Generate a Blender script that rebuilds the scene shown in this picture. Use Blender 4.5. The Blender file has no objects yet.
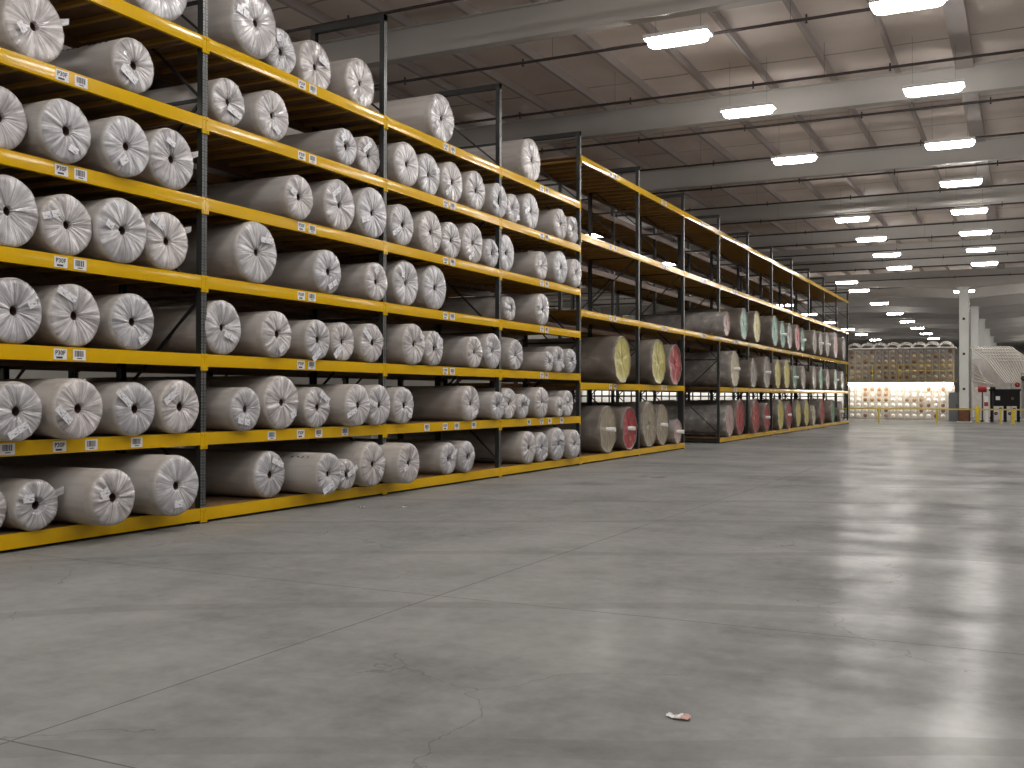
import bpy, bmesh, math, random
from mathutils import Vector, Matrix
random.seed(7)
S = bpy.context.scene
C = S.collection
PI = math.pi

# ------------------------------------------------------------------ camera
YAW, PITCH, ROLL = 0.4576, 0.0111, 0.0021
cam_d = bpy.data.cameras.new('camera')
cam_d.sensor_width = 36.0
cam_d.lens = 1038.9 / 1024 * 36.0
cam_d.clip_end = 500
cam = bpy.data.objects.new('camera', cam_d)
C.objects.link(cam)
fwd = Vector((-math.sin(YAW) * math.cos(PITCH), math.cos(YAW) * math.cos(PITCH), math.sin(PITCH)))
right = Vector((math.cos(YAW), math.sin(YAW), 0))
up = right.cross(fwd)
r2 = right * math.cos(ROLL) + up * math.sin(ROLL)
u2 = up * math.cos(ROLL) - right * math.sin(ROLL)
m = Matrix((r2, u2, -fwd)).transposed().to_4x4()
m.translation = Vector((0, 0, 1.6))
cam.matrix_world = m
S.camera = cam

# ------------------------------------------------------------------ world, exposure
w = bpy.data.worlds.new('world')
S.world = w
w.use_nodes = True
w.node_tree.nodes['Background'].inputs[0].default_value = (0.9, 0.85, 0.8, 1)
w.node_tree.nodes['Background'].inputs[1].default_value = 0.02
S.view_settings.view_transform = 'Standard'
S.view_settings.look = 'None'
S.view_settings.exposure = 0.0
S.view_settings.gamma = 1.0
S.view_settings.use_curve_mapping = False
S.cycles.use_denoising = True
S.cycles.max_bounces = 8
S.cycles.diffuse_bounces = 7
S.cycles.glossy_bounces = 4
S.cycles.sample_clamp_indirect = 4.0
LAMP = 63.0          # radiance of the high-bay fixtures
STRIP = 26.0         # radiance of the strip lamps in the yarn creel

# ------------------------------------------------------------------ helpers
class MB:
    """collects shapes and links them as one mesh object"""
    def __init__(self):
        self.v = []; self.f = []; self.mi = []; self.sm = []
    def add(self, vs, fs, mi=0, smooth=False):
        n = len(self.v)
        self.v += [tuple(p) for p in vs]
        for f in fs:
            self.f.append(tuple(i + n for i in f)); self.mi.append(mi); self.sm.append(smooth)
    def box(self, x0, y0, z0, x1, y1, z1, mi=0):
        vs = [(x, y, z) for z in (z0, z1) for y in (y0, y1) for x in (x0, x1)]
        self.add(vs, [(0, 2, 3, 1), (4, 5, 7, 6), (0, 1, 5, 4), (2, 6, 7, 3), (0, 4, 6, 2), (1, 3, 7, 5)], mi)
    def bar(self, a, b, w, h, mi=0):
        a = Vector(a); b = Vector(b); d = (b - a).normalized()
        s = d.cross(Vector((0, 0, 1)))
        if s.length < 1e-3: s = Vector((1, 0, 0))
        s.normalize(); t = s.cross(d)
        vs = []
        for p in (a, b):
            for i, j in ((-1, -1), (1, -1), (1, 1), (-1, 1)):
                vs.append(p + s * w / 2 * i + t * h / 2 * j)
        self.add(vs, [(3, 2, 1, 0), (4, 5, 6, 7), (0, 1, 5, 4), (1, 2, 6, 5), (2, 3, 7, 6), (3, 0, 4, 7)], mi)
    def tube(self, pts, r, n=8, mi=0, cap=True):
        pts = [Vector(p) for p in pts]; vs = []; fs = []
        rr = r if isinstance(r, (list, tuple)) else [r] * len(pts)
        ref = None
        for i, p in enumerate(pts):
            d = (pts[min(i + 1, len(pts) - 1)] - pts[max(i - 1, 0)]).normalized()
            if ref is None or abs(ref.dot(d)) > 0.95:
                ref = Vector((0, 0, 1)) if abs(d.z) < 0.9 else Vector((1, 0, 0))
            s = d.cross(ref).normalized(); t = s.cross(d)
            for k in range(n):
                a = 2 * PI * k / n
                vs.append(p + (s * math.cos(a) + t * math.sin(a)) * rr[i])
        for i in range(len(pts) - 1):
            for k in range(n):
                a = i * n + k; b = i * n + (k + 1) % n
                fs.append((a, b, b + n, a + n))
        self.add(vs, fs, mi, True)
        if cap:
            self.add(vs[:n], [tuple(range(n))[::-1]], mi); self.add(vs[-n:], [tuple(range(n))], mi)
    def lathe(self, prof, n=32, mi=0, axis='x', c=(0, 0, 0), smooth=True, close=True):
        """prof: list of (along, radius)"""
        vs = []; fs = []
        for a, r in prof:
            for k in range(n):
                t = 2 * PI * k / n
                p, q = r * math.cos(t), r * math.sin(t)
                v = (a, p, q) if axis == 'x' else ((p, a, q) if axis == 'y' else (p, q, a))
                vs.append((v[0] + c[0], v[1] + c[1], v[2] + c[2]))
        for i in range(len(prof) - 1):
            for k in range(n):
                a = i * n + k; b = i * n + (k + 1) % n
                fs.append((a, b, b + n, a + n))
        self.add(vs, fs, mi, smooth)
    def build(self, name, mats, parent=None, loc=None, rot=None, label=None):
        me = bpy.data.meshes.new(name)
        me.from_pydata(self.v, [], self.f)
        if not isinstance(mats, (list, tuple)): mats = [mats]
        for mt in mats: me.materials.append(mt)
        me.polygons.foreach_set('material_index', self.mi)
        me.polygons.foreach_set('use_smooth', self.sm)
        bm = bmesh.new(); bm.from_mesh(me)
        bmesh.ops.recalc_face_normals(bm, faces=bm.faces)
        bm.to_mesh(me); bm.free()
        o = bpy.data.objects.new(name, me); C.objects.link(o)
        if parent is not None: o.parent = parent
        if loc is not None: o.location = loc
        if rot is not None: o.rotation_euler = rot
        if label: o['label'] = label
        return o

def thing(name, label, cat, loc=(0, 0, 0), group=None, rot=(0, 0, 0)):
    o = bpy.data.objects.new(name, None); C.objects.link(o)
    o.empty_display_size = 0.2
    o.location = loc; o.rotation_euler = rot
    o['label'] = label; o['category'] = cat
    if group: o['group'] = group
    return o

def tag(o, label, cat, group=None):
    o['label'] = label; o['category'] = cat
    if group: o['group'] = group
    return o

def struct(o, label=None, cat=None):
    o['kind'] = 'structure'
    if label: o['label'] = label
    if cat: o['category'] = cat
    return o

def text_mesh(s, size):
    cu = bpy.data.curves.new('t', 'FONT'); cu.body = s; cu.size = size
    cu.align_x = 'CENTER'; cu.align_y = 'CENTER'; cu.offset = size * 0.03; cu.resolution_u = 2
    ob = bpy.data.objects.new('t', cu); C.objects.link(ob)
    dg = bpy.context.evaluated_depsgraph_get(); dg.update()
    me = ob.evaluated_get(dg).to_mesh()
    vs = [tuple(v.co) for v in me.vertices]; fs = [tuple(p.vertices) for p in me.polygons]
    ob.evaluated_get(dg).to_mesh_clear()
    bpy.data.objects.remove(ob); bpy.data.curves.remove(cu)
    return vs, fs

# ------------------------------------------------------------------ materials
def new_mat(name):
    mt = bpy.data.materials.new(name); mt.use_nodes = True
    nt = mt.node_tree
    return mt, nt, nt.nodes['Principled BSDF']
def N(nt, t, **kw):
    n = nt.nodes.new(t)
    for k, v in kw.items(): setattr(n, k, v)
    return n
def setin(n, **kw):
    for k, v in kw.items(): n.inputs[k.replace('_', ' ')].default_value = v
def math_n(nt, op, a, b=None, c=None):
    n = nt.nodes.new('ShaderNodeMath'); n.operation = op
    for i, x in enumerate((a, b, c)):
        if x is None: continue
        if isinstance(x, (int, float)): n.inputs[i].default_value = x
        else: nt.links.new(x, n.inputs[i])
    return n.outputs[0]
def ramp(nt, fac, stops):
    r = nt.nodes.new('ShaderNodeValToRGB')
    el = r.color_ramp.elements
    while len(el) < len(stops): el.new(0.5)
    for e, (p, c) in zip(el, stops):
        e.position = p; e.color = (*c, 1) if len(c) == 3 else c
    nt.links.new(fac, r.inputs[0])
    return r.outputs[0]
def mix(nt, fac, a, b, mode='MIX'):
    n = nt.nodes.new('ShaderNodeMix'); n.data_type = 'RGBA'; n.blend_type = mode
    for s, x in ((0, fac), (6, a), (7, b)):
        if isinstance(x, (int, float)): n.inputs[s].default_value = x
        elif isinstance(x, tuple): n.inputs[s].default_value = (*x, 1)
        else: nt.links.new(x, n.inputs[s])
    return n.outputs[2]
def simple(name, col, rough=0.6, metal=0.0, noise=0.0, scale=6.0, bump=0.0, spec=0.5, coat=0.0):
    mt, nt, b = new_mat(name)
    b.inputs['Roughness'].default_value = rough; b.inputs['Metallic'].default_value = metal
    b.inputs['Specular IOR Level'].default_value = spec
    b.inputs['Coat Weight'].default_value = coat
    b.inputs['Base Color'].default_value = (*col, 1)
    if noise or bump:
        tc = N(nt, 'ShaderNodeTexCoord'); nz = N(nt, 'ShaderNodeTexNoise')
        nz.inputs['Scale'].default_value = scale; nz.inputs['Detail'].default_value = 6
        nt.links.new(tc.outputs['Object'], nz.inputs['Vector'])
        if noise:
            lo = tuple(c * (1 - noise) for c in col); hi = tuple(min(1, c * (1 + noise)) for c in col)
            nt.links.new(ramp(nt, nz.outputs[0], [(0.3, lo), (0.7, hi)]), b.inputs['Base Color'])
        if bump:
            bp = N(nt, 'ShaderNodeBump'); bp.inputs['Strength'].default_value = bump; bp.inputs['Distance'].default_value = 0.02
            nt.links.new(nz.outputs[0], bp.inputs['Height']); nt.links.new(bp.outputs[0], b.inputs['Normal'])
    return mt
def emis(name, col, st):
    mt, nt, b = new_mat(name)
    b.inputs['Base Color'].default_value = (*col, 1)
    b.inputs['Emission Color'].default_value = (*col, 1); b.inputs['Emission Strength'].default_value = st
    return mt

M = {}
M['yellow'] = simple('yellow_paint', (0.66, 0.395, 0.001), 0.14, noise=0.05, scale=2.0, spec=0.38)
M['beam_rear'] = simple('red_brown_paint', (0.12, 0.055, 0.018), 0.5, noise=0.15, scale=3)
M['deck_bar'] = simple('ochre_bar_paint', (0.40, 0.23, 0.04), 0.6)
M['post'] = None
M['steel_dark'] = simple('dark_grey_paint', (0.022, 0.023, 0.023), 0.5, noise=0.15, scale=8)
M['label'] = simple('white_sticker', (0.72, 0.72, 0.72), 0.5)
M['ink'] = simple('black_ink', (0.03, 0.03, 0.045), 0.6)
M['core'] = simple('brown_cardboard', (0.085, 0.045, 0.03), 0.9)
M['plywood'] = simple('plywood', (0.18, 0.10, 0.045), 0.75, noise=0.25, scale=3)
M['lamp'] = emis('lamp_diffuser', (1.0, 0.952, 0.91), LAMP)
M['strip'] = emis('strip_lamp', (1.0, 0.95, 0.86), STRIP)
M['white_metal'] = simple('white_metal', (0.75, 0.74, 0.72), 0.4)
M['pipe'] = simple('dark_pipe', (0.028, 0.018, 0.017), 0.5)
M['girder'] = simple('grey_primer', (0.47, 0.455, 0.43), 0.6, noise=0.06, scale=0.8)
M['purlin'] = simple('purlin_primer', (0.40, 0.35, 0.33), 0.6)
M['column'] = simple('column_paint', (0.78, 0.80, 0.77), 0.5, noise=0.04, scale=1.5)
M['rust'] = simple('rusty_brown_steel', (0.16, 0.065, 0.03), 0.7, noise=0.3, scale=4)
M['rail'] = simple('rail_yellow', (0.66, 0.50, 0.03), 0.4)
M['black'] = simple('black_enamel', (0.010, 0.010, 0.011), 0.6, spec=0.2)
M['red'] = simple('red_paint', (0.35, 0.02, 0.02), 0.45)
M['white_plastic'] = simple('white_plastic', (0.78, 0.77, 0.74), 0.45)
M['carton'] = simple('carton', (0.30, 0.19, 0.09), 0.8, noise=0.12, scale=3)
M['wall'] = simple('white_wall', (0.62, 0.60, 0.56), 0.7, noise=0.05, scale=0.4)
M['grey_cabinet'] = simple('grey_cabinet', (0.16, 0.17, 0.18), 0.5)
M['tubing'] = simple('tubing', (0.60, 0.57, 0.52), 0.4)
M['creel_frame'] = simple('creel_frame', (0.45, 0.42, 0.38), 0.5)
M['yarn_white'] = simple('yarn_white', (0.74, 0.70, 0.64), 0.9, bump=0.2, scale=30)
M['yarn_brown'] = simple('yarn_brown', (0.20, 0.12, 0.07), 0.9, bump=0.2, scale=30)
M['yarn_tan'] = simple('yarn_tan', (0.55, 0.46, 0.34), 0.9, bump=0.2, scale=30)
M['yarn_dim_grey'] = simple('yarn_dim_grey', (0.30, 0.29, 0.30), 0.9, bump=0.2, scale=30)

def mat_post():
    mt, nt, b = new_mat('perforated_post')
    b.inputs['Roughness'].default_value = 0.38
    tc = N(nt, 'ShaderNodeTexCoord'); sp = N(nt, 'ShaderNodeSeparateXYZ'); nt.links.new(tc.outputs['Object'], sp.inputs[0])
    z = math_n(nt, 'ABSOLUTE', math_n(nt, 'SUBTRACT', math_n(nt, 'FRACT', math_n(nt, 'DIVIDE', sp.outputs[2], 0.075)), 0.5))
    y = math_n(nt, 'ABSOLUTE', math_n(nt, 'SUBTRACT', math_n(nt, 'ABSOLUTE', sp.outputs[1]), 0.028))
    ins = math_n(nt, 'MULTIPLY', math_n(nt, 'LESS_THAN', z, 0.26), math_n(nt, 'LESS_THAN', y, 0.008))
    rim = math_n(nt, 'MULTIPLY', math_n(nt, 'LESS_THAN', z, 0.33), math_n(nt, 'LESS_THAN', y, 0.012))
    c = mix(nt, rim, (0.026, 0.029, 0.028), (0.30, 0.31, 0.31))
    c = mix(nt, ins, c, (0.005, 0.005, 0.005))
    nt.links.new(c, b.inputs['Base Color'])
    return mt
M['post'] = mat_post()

def mat_film(name, light, dark, rough=0.28, seams=1.0):
    """pleated plastic film gathered into the core: radial folds"""
    mt, nt, b = new_mat(name)
    tc = N(nt, 'ShaderNodeTexCoord'); sp = N(nt, 'ShaderNodeSeparateXYZ'); nt.links.new(tc.outputs['Object'], sp.inputs[0])
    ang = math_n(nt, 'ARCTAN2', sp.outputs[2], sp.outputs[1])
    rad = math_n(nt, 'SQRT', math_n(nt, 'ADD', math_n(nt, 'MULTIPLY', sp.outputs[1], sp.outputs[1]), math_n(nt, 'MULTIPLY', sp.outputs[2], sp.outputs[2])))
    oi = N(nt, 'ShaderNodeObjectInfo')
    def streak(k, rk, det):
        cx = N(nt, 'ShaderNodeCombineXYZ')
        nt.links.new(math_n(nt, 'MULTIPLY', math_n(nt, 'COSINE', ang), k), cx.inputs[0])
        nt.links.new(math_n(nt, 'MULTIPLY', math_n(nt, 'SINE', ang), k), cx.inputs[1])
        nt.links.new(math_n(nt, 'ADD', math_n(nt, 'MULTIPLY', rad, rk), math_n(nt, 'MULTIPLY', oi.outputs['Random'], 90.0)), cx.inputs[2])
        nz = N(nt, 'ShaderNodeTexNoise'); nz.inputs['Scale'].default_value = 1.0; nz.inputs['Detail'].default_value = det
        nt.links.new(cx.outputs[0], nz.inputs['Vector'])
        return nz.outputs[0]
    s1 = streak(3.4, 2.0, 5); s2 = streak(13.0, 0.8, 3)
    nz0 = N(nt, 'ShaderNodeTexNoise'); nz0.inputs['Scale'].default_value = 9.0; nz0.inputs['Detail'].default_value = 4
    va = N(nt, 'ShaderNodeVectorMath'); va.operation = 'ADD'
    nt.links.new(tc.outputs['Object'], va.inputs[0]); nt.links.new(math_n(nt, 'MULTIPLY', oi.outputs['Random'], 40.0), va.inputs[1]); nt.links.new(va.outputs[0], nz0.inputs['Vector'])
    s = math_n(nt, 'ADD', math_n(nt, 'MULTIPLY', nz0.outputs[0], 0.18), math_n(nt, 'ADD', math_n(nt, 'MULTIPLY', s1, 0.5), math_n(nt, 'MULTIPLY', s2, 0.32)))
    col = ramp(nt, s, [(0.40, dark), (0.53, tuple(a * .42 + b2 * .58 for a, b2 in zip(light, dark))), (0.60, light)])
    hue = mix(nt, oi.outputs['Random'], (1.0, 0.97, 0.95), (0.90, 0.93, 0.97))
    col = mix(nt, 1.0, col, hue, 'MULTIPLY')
    nt.links.new(col, b.inputs['Base Color'])
    b.inputs['Roughness'].default_value = rough
    b.inputs['Coat Weight'].default_value = 0.35; b.inputs['Coat Roughness'].default_value = 0.18
    bp = N(nt, 'ShaderNodeBump'); bp.inputs['Strength'].default_value = 0.9; bp.inputs['Distance'].default_value = 0.02
    nt.links.new(s, bp.inputs['Height']); nt.links.new(bp.outputs[0], b.inputs['Normal'])
    return mt
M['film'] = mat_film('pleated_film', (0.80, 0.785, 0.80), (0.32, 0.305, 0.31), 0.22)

def mat_wrap(name, a, b_, rough=0.42, msc=(0.6, 6, 6), c3=None):
    """plastic wrap stretched round a roll of goods; folds run along the roll"""
    mt, nt, b = new_mat(name)
    tc = N(nt, 'ShaderNodeTexCoord'); mp = N(nt, 'ShaderNodeMapping'); mp.inputs['Scale'].default_value = msc
    nz = N(nt, 'ShaderNodeTexNoise'); nz.inputs['Scale'].default_value = 1.6; nz.inputs['Detail'].default_value = 5
    oi = N(nt, 'ShaderNodeObjectInfo')
    ad = N(nt, 'ShaderNodeVectorMath'); ad.operation = 'ADD'
    nt.links.new(tc.outputs['Object'], ad.inputs[0]); nt.links.new(math_n(nt, 'MULTIPLY', oi.outputs['Random'], 50), ad.inputs[1])
    nt.links.new(ad.outputs[0], mp.inputs[0]); nt.links.new(mp.outputs[0], nz.inputs['Vector'])
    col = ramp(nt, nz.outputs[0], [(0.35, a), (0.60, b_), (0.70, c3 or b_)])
    hue = mix(nt, oi.outputs['Random'], (1.0, 0.98, 0.95), (0.88, 0.88, 0.88))
    nt.links.new(mix(nt, 1.0, col, hue, 'MULTIPLY'), b.inputs['Base Color'])
    b.inputs['Roughness'].default_value = rough
    bp = N(nt, 'ShaderNodeBump'); bp.inputs['Strength'].default_value = 0.35; bp.inputs['Distance'].default_value = 0.02
    nt.links.new(nz.outputs[0], bp.inputs['Height']); nt.links.new(bp.outputs[0], b.inputs['Normal'])
    return mt
M['wrap'] = mat_wrap('roll_wrap', (0.46, 0.44, 0.425), (0.56, 0.54, 0.525))
M['wrap_grey'] = mat_wrap('grey_roll_wrap', (0.16, 0.14, 0.12), (0.25, 0.225, 0.20), 0.32, (1.2, 1.6, 1.6), (0.36, 0.34, 0.31))
M['wrap_clear'] = mat_wrap('crumpled_film', (0.24, 0.23, 0.22), (0.36, 0.34, 0.32), 0.25, (2.5, 2.5, 2.5), (0.55, 0.53, 0.50))
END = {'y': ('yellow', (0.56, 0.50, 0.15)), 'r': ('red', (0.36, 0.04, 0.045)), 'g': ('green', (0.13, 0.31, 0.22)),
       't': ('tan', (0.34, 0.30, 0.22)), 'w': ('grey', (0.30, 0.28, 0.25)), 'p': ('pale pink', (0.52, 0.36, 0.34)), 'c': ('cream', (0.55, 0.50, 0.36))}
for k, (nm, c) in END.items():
    M['end_' + k] = mat_wrap('end_' + nm.replace(' ', '_'), tuple(x * 0.75 for x in c), c, 0.3, (4, 4, 4), tuple(x * 0.55 + 0.24 for x in c))  # the palest tone paints plastic glare into the end colour

def mat_tag():
    mt, nt, b = new_mat('printed_tag')
    tc = N(nt, 'ShaderNodeTexCoord'); mp = N(nt, 'ShaderNodeMapping'); mp.inputs['Scale'].default_value = (1, 22, 90)
    nz = N(nt, 'ShaderNodeTexNoise'); nz.inputs['Scale'].default_value = 1.0; nz.inputs['Detail'].default_value = 1
    nt.links.new(tc.outputs['Object'], mp.inputs[0]); nt.links.new(mp.outputs[0], nz.inputs['Vector'])
    nt.links.new(ramp(nt, nz.outputs[0], [(0.55, (0.76, 0.76, 0.79)), (0.62, (0.30, 0.34, 0.44))]), b.inputs['Base Color'])
    b.inputs['Roughness'].default_value = 0.35
    return mt
M['tag'] = mat_tag()

def mat_floor():
    mt, nt, b = new_mat('polished_concrete')
    tc = N(nt, 'ShaderNodeTexCoord'); g = tc.outputs['Object']
    sp = N(nt, 'ShaderNodeSeparateXYZ'); nt.links.new(g, sp.inputs[0])
    def noise(sc, det=5, rough=0.55, sx=1, sy=1, rot=0):
        mp = N(nt, 'ShaderNodeMapping'); mp.inputs['Scale'].default_value = (sx, sy, 1); mp.inputs['Rotation'].default_value = (0, 0, rot)
        n = N(nt, 'ShaderNodeTexNoise'); n.inputs['Scale'].default_value = sc; n.inputs['Detail'].default_value = det
        n.inputs['Roughness'].default_value = rough
        nt.links.new(g, mp.inputs[0]); nt.links.new(mp.outputs[0], n.inputs['Vector']); return n.outputs[0]
    big = noise(0.35, 4); mid = noise(1.3, 7, 0.6, 1, 0.55, 0.3); fine = noise(7, 8, 0.7); smear = noise(0.9, 6, 0.6, 0.35, 1.6, -0.35)
    s = math_n(nt, 'ADD', math_n(nt, 'MULTIPLY', big, 0.31), math_n(nt, 'ADD', math_n(nt, 'MULTIPLY', mid, 0.3), math_n(nt, 'ADD', math_n(nt, 'MULTIPLY', smear, 0.22), math_n(nt, 'MULTIPLY', fine, 0.17))))
    col = ramp(nt, s, [(0.40, (0.165, 0.167, 0.164)), (0.5, (0.240, 0.243, 0.238)), (0.62, (0.315, 0.318, 0.312))])
    # dark smudges
    sm = noise(0.8, 3, 0.5, 1, 0.5, 0.5)
    col = mix(nt, math_n(nt, 'MULTIPLY', math_n(nt, 'GREATER_THAN', sm, 0.73), 0.4), col, (0.10, 0.098, 0.09))
    # saw-cut joints, wobbling slightly
    wob = math_n(nt, 'MULTIPLY', math_n(nt, 'SUBTRACT', noise(2.0, 2), 0.5), 0.02)
    def joint(c, off, per, wd):
        t = math_n(nt, 'ADD', math_n(nt, 'DIVIDE', math_n(nt, 'SUBTRACT', math_n(nt, 'ADD', c, wob), off), per), 0.5)
        d = math_n(nt, 'MULTIPLY', math_n(nt, 'ABSOLUTE', math_n(nt, 'SUBTRACT', math_n(nt, 'FRACT', t), 0.5)), per)
        return math_n(nt, 'LESS_THAN', d, wd)
    j = math_n(nt, 'MAXIMUM', joint(sp.outputs[0], -4.2, 12.2, 0.006), joint(sp.outputs[1], 3.3, 3.9, 0.006))
    # hairline cracks
    vo = N(nt, 'ShaderNodeTexVoronoi'); vo.feature = 'DISTANCE_TO_EDGE'; vo.inputs['Scale'].default_value = 0.42
    wv = N(nt, 'ShaderNodeVectorMath'); wv.operation = 'ADD'
    nz3 = N(nt, 'ShaderNodeTexNoise'); nz3.inputs['Scale'].default_value = 1.1; nz3.inputs['Detail'].default_value = 6
    nt.links.new(g, nz3.inputs['Vector']); nt.links.new(g, wv.inputs[0]); nt.links.new(nz3.outputs[1], wv.inputs[1])
    nt.links.new(wv.outputs[0], vo.inputs['Vector'])
    cr = math_n(nt, 'MULTIPLY', math_n(nt, 'LESS_THAN', vo.outputs['Distance'], 0.0022), math_n(nt, 'GREATER_THAN', noise(0.5, 2), 0.5))
    # curved tyre scuffs
    wv2 = N(nt, 'ShaderNodeTexWave'); wv2.wave_type = 'RINGS'; wv2.rings_direction = 'Z'
    wv2.inputs['Scale'].default_value = 0.11; wv2.inputs['Distortion'].default_value = 3.0; wv2.inputs['Detail'].default_value = 2
    mp2 = N(nt, 'ShaderNodeMapping'); mp2.inputs['Location'].default_value = (-4, 7, 0); nt.links.new(g, mp2.inputs[0]); nt.links.new(mp2.outputs[0], wv2.inputs['Vector'])
    sc = math_n(nt, 'MULTIPLY', math_n(nt, 'GREATER_THAN', wv2.outputs['Fac'], 0.985), math_n(nt, 'MULTIPLY', noise(1.4, 4), 0.45))
    col = mix(nt, sc, col, (0.13, 0.127, 0.12))
    col = mix(nt, math_n(nt, 'MULTIPLY', cr, 0.3), col, (0.07, 0.065, 0.06))
    col = mix(nt, math_n(nt, 'MULTIPLY', j, 0.6), col, (0.06, 0.057, 0.053))
    nt.links.new(col, b.inputs['Base Color'])
    ro = math_n(nt, 'ADD', math_n(nt, 'MULTIPLY', s, 0.16), 0.13)
    nt.links.new(ro, b.inputs['Roughness'])
    b.inputs['Specular IOR Level'].default_value = 0.3
    # the polish is worn: matt concrete with patches that still shine
    df = N(nt, 'ShaderNodeBsdfDiffuse'); nt.links.new(col, df.inputs['Color']); df.inputs['Roughness'].default_value = 0.3
    ms = N(nt, 'ShaderNodeMixShader')
    pol = math_n(nt, 'ADD', math_n(nt, 'MULTIPLY', math_n(nt, 'SUBTRACT', math_n(nt, 'ADD', mid, smear), 1.0), 0.8), 0.22)
    nt.links.new(math_n(nt, 'MINIMUM', math_n(nt, 'MAXIMUM', pol, 0.1), 0.7), ms.inputs[0])
    nt.links.new(df.outputs[0], ms.inputs[1]); nt.links.new(b.outputs[0], ms.inputs[2])
    nt.links.new(ms.outputs[0], nt.nodes['Material Output'].inputs['Surface'])
    return mt
M['floor'] = mat_floor()

def mat_ceiling():
    mt, nt, b = new_mat('faced_insulation')
    tc = N(nt, 'ShaderNodeTexCoord'); g = tc.outputs['Object']
    sp = N(nt, 'ShaderNodeSeparateXYZ'); nt.links.new(g, sp.inputs[0])
    n1 = N(nt, 'ShaderNodeTexNoise'); n1.inputs['Scale'].default_value = 0.5; n1.inputs['Detail'].default_value = 6
    n2 = N(nt, 'ShaderNodeTexNoise'); n2.inputs['Scale'].default_value = 1.2; n2.inputs['Detail'].default_value = 3
    nt.links.new(g, n1.inputs['Vector']); nt.links.new(g, n2.inputs['Vector'])
    col = ramp(nt, n1.outputs[0], [(0.35, (0.72, 0.63, 0.57)), (0.65, (0.83, 0.735, 0.67))])
    wob = math_n(nt, 'MULTIPLY', math_n(nt, 'SUBTRACT', n2.outputs[0], 0.5), 0.25)
    t = math_n(nt, 'FRACT', math_n(nt, 'DIVIDE', math_n(nt, 'ADD', sp.outputs[1], wob), 2.7))
    d = math_n(nt, 'MULTIPLY', math_n(nt, 'ABSOLUTE', math_n(nt, 'SUBTRACT', t, 0.5)), 2.7)
    ln = math_n(nt, 'MULTIPLY', math_n(nt, 'LESS_THAN', d, 0.04), math_n(nt, 'MULTIPLY', n2.outputs[0], 1.3))
    col = mix(nt, ln, col, (0.22, 0.17, 0.15))
    nt.links.new(col, b.inputs['Base Color'])
    b.inputs['Roughness'].default_value = 0.65
    bp = N(nt, 'ShaderNodeBump'); bp.inputs['Strength'].default_value = 0.5; bp.inputs['Distance'].default_value = 0.08
    nt.links.new(n2.outputs[0], bp.inputs['Height']); nt.links.new(bp.outputs[0], b.inputs['Normal'])
    return mt
M['ceiling'] = mat_ceiling()

# ================================================================== SETTING
X0, X1, Y0, Y1, ZC = -34.0, 24.0, -22.0, 172.0, 9.8
def slab(name, a, b, mat):
    q = MB(); q.box(*a, *b); return struct(q.build(name, mat))
slab('floor', (X0, Y0, -0.2), (X1, Y1, 0.0), M['floor'])
slab('ceiling', (X0, Y0, ZC), (X1, Y1, ZC + 0.15), M['ceiling'])
slab('wall_left', (X0 - 0.3, Y0, 0), (X0, Y1, ZC), M['wall'])
slab('wall_right', (X1, Y0, 0), (X1 + 0.3, Y1, ZC), M['wall'])
slab('wall_back', (X0, Y0 - 0.3, 0), (X1, Y0, ZC), M['wall'])
slab('wall_far', (X0, Y1, 0), (X1, Y1 + 0.3, ZC), M['wall'])

# roof purlins run away from the camera, one of them wide
for k in range(-8, 21):
    x = -1.25 - 1.53 * k
    if not X0 < x < X1: continue
    q = MB()
    if k == 0:
        q.box(x - 0.2, Y0, 9.5, x + 0.2, Y1, ZC)
    else:
        q.box(x - 0.035, Y0, 9.58, x + 0.035, Y1, ZC); q.box(x - 0.035, Y0, 9.57, x + 0.06, Y1, 9.59)
    struct(q.build('roof_purlin', M['purlin']))

# cross frames (welded plate girders), tapered deeper at the column line
COLX = -3.35
def girder(y, zb, haunch=0.0, top=9.57):
    q = MB()
    xs = [X0, COLX - 16, COLX - 9, COLX - 5, COLX - 2.2, COLX, COLX + 2.2, COLX + 5, COLX + 9, COLX + 16, X1]
    for a, b_ in zip(xs[:-1], xs[1:]):
        def z(x):
            return zb - haunch * max(0.0, 1 - abs(x - COLX) / 9.0) ** 1.6
        za, zbb = z(a), z(b_)
        for (h, t0, t1) in ((0.012, None, top), (0.14, 0, 0.03)):
            if t0 is None:
                vs = [(a, y - h, za), (b_, y - h, zbb), (b_, y - h, top), (a, y - h, top), (a, y + h, za), (b_, y + h, zbb), (b_, y + h, top), (a, y + h, top)]
            else:
                vs = [(a, y - h, za - 0.03), (b_, y - h, zbb - 0.03), (b_, y - h, zbb), (a, y - h, za), (a, y + h, za - 0.03), (b_, y + h, zbb - 0.03), (b_, y + h, zbb), (a, y + h, za)]
            q.add(vs, [(0, 1, 2, 3), (7, 6, 5, 4), (0, 4, 5, 1), (3, 2, 6, 7), (0, 3, 7, 4), (1, 5, 6, 2)])
    q.box(X0, y - 0.12, top - 0.02, X1, y + 0.12, top)
    return struct(q.build('roof_girder', M['girder']))
for y in (-13.2, -5.1, 2.95, 11.05, 19.15, 27.2, 35.25, 43.4, 51.4, 57.6, 62.6):
    girder(y, 8.92)
for y in (71.0, 78.5, 87, 94, 101.3, 108.6, 116, 123.3, 131, 138.3, 145.5, 153, 160):
    girder(y, 8.85, 0.45)

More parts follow.
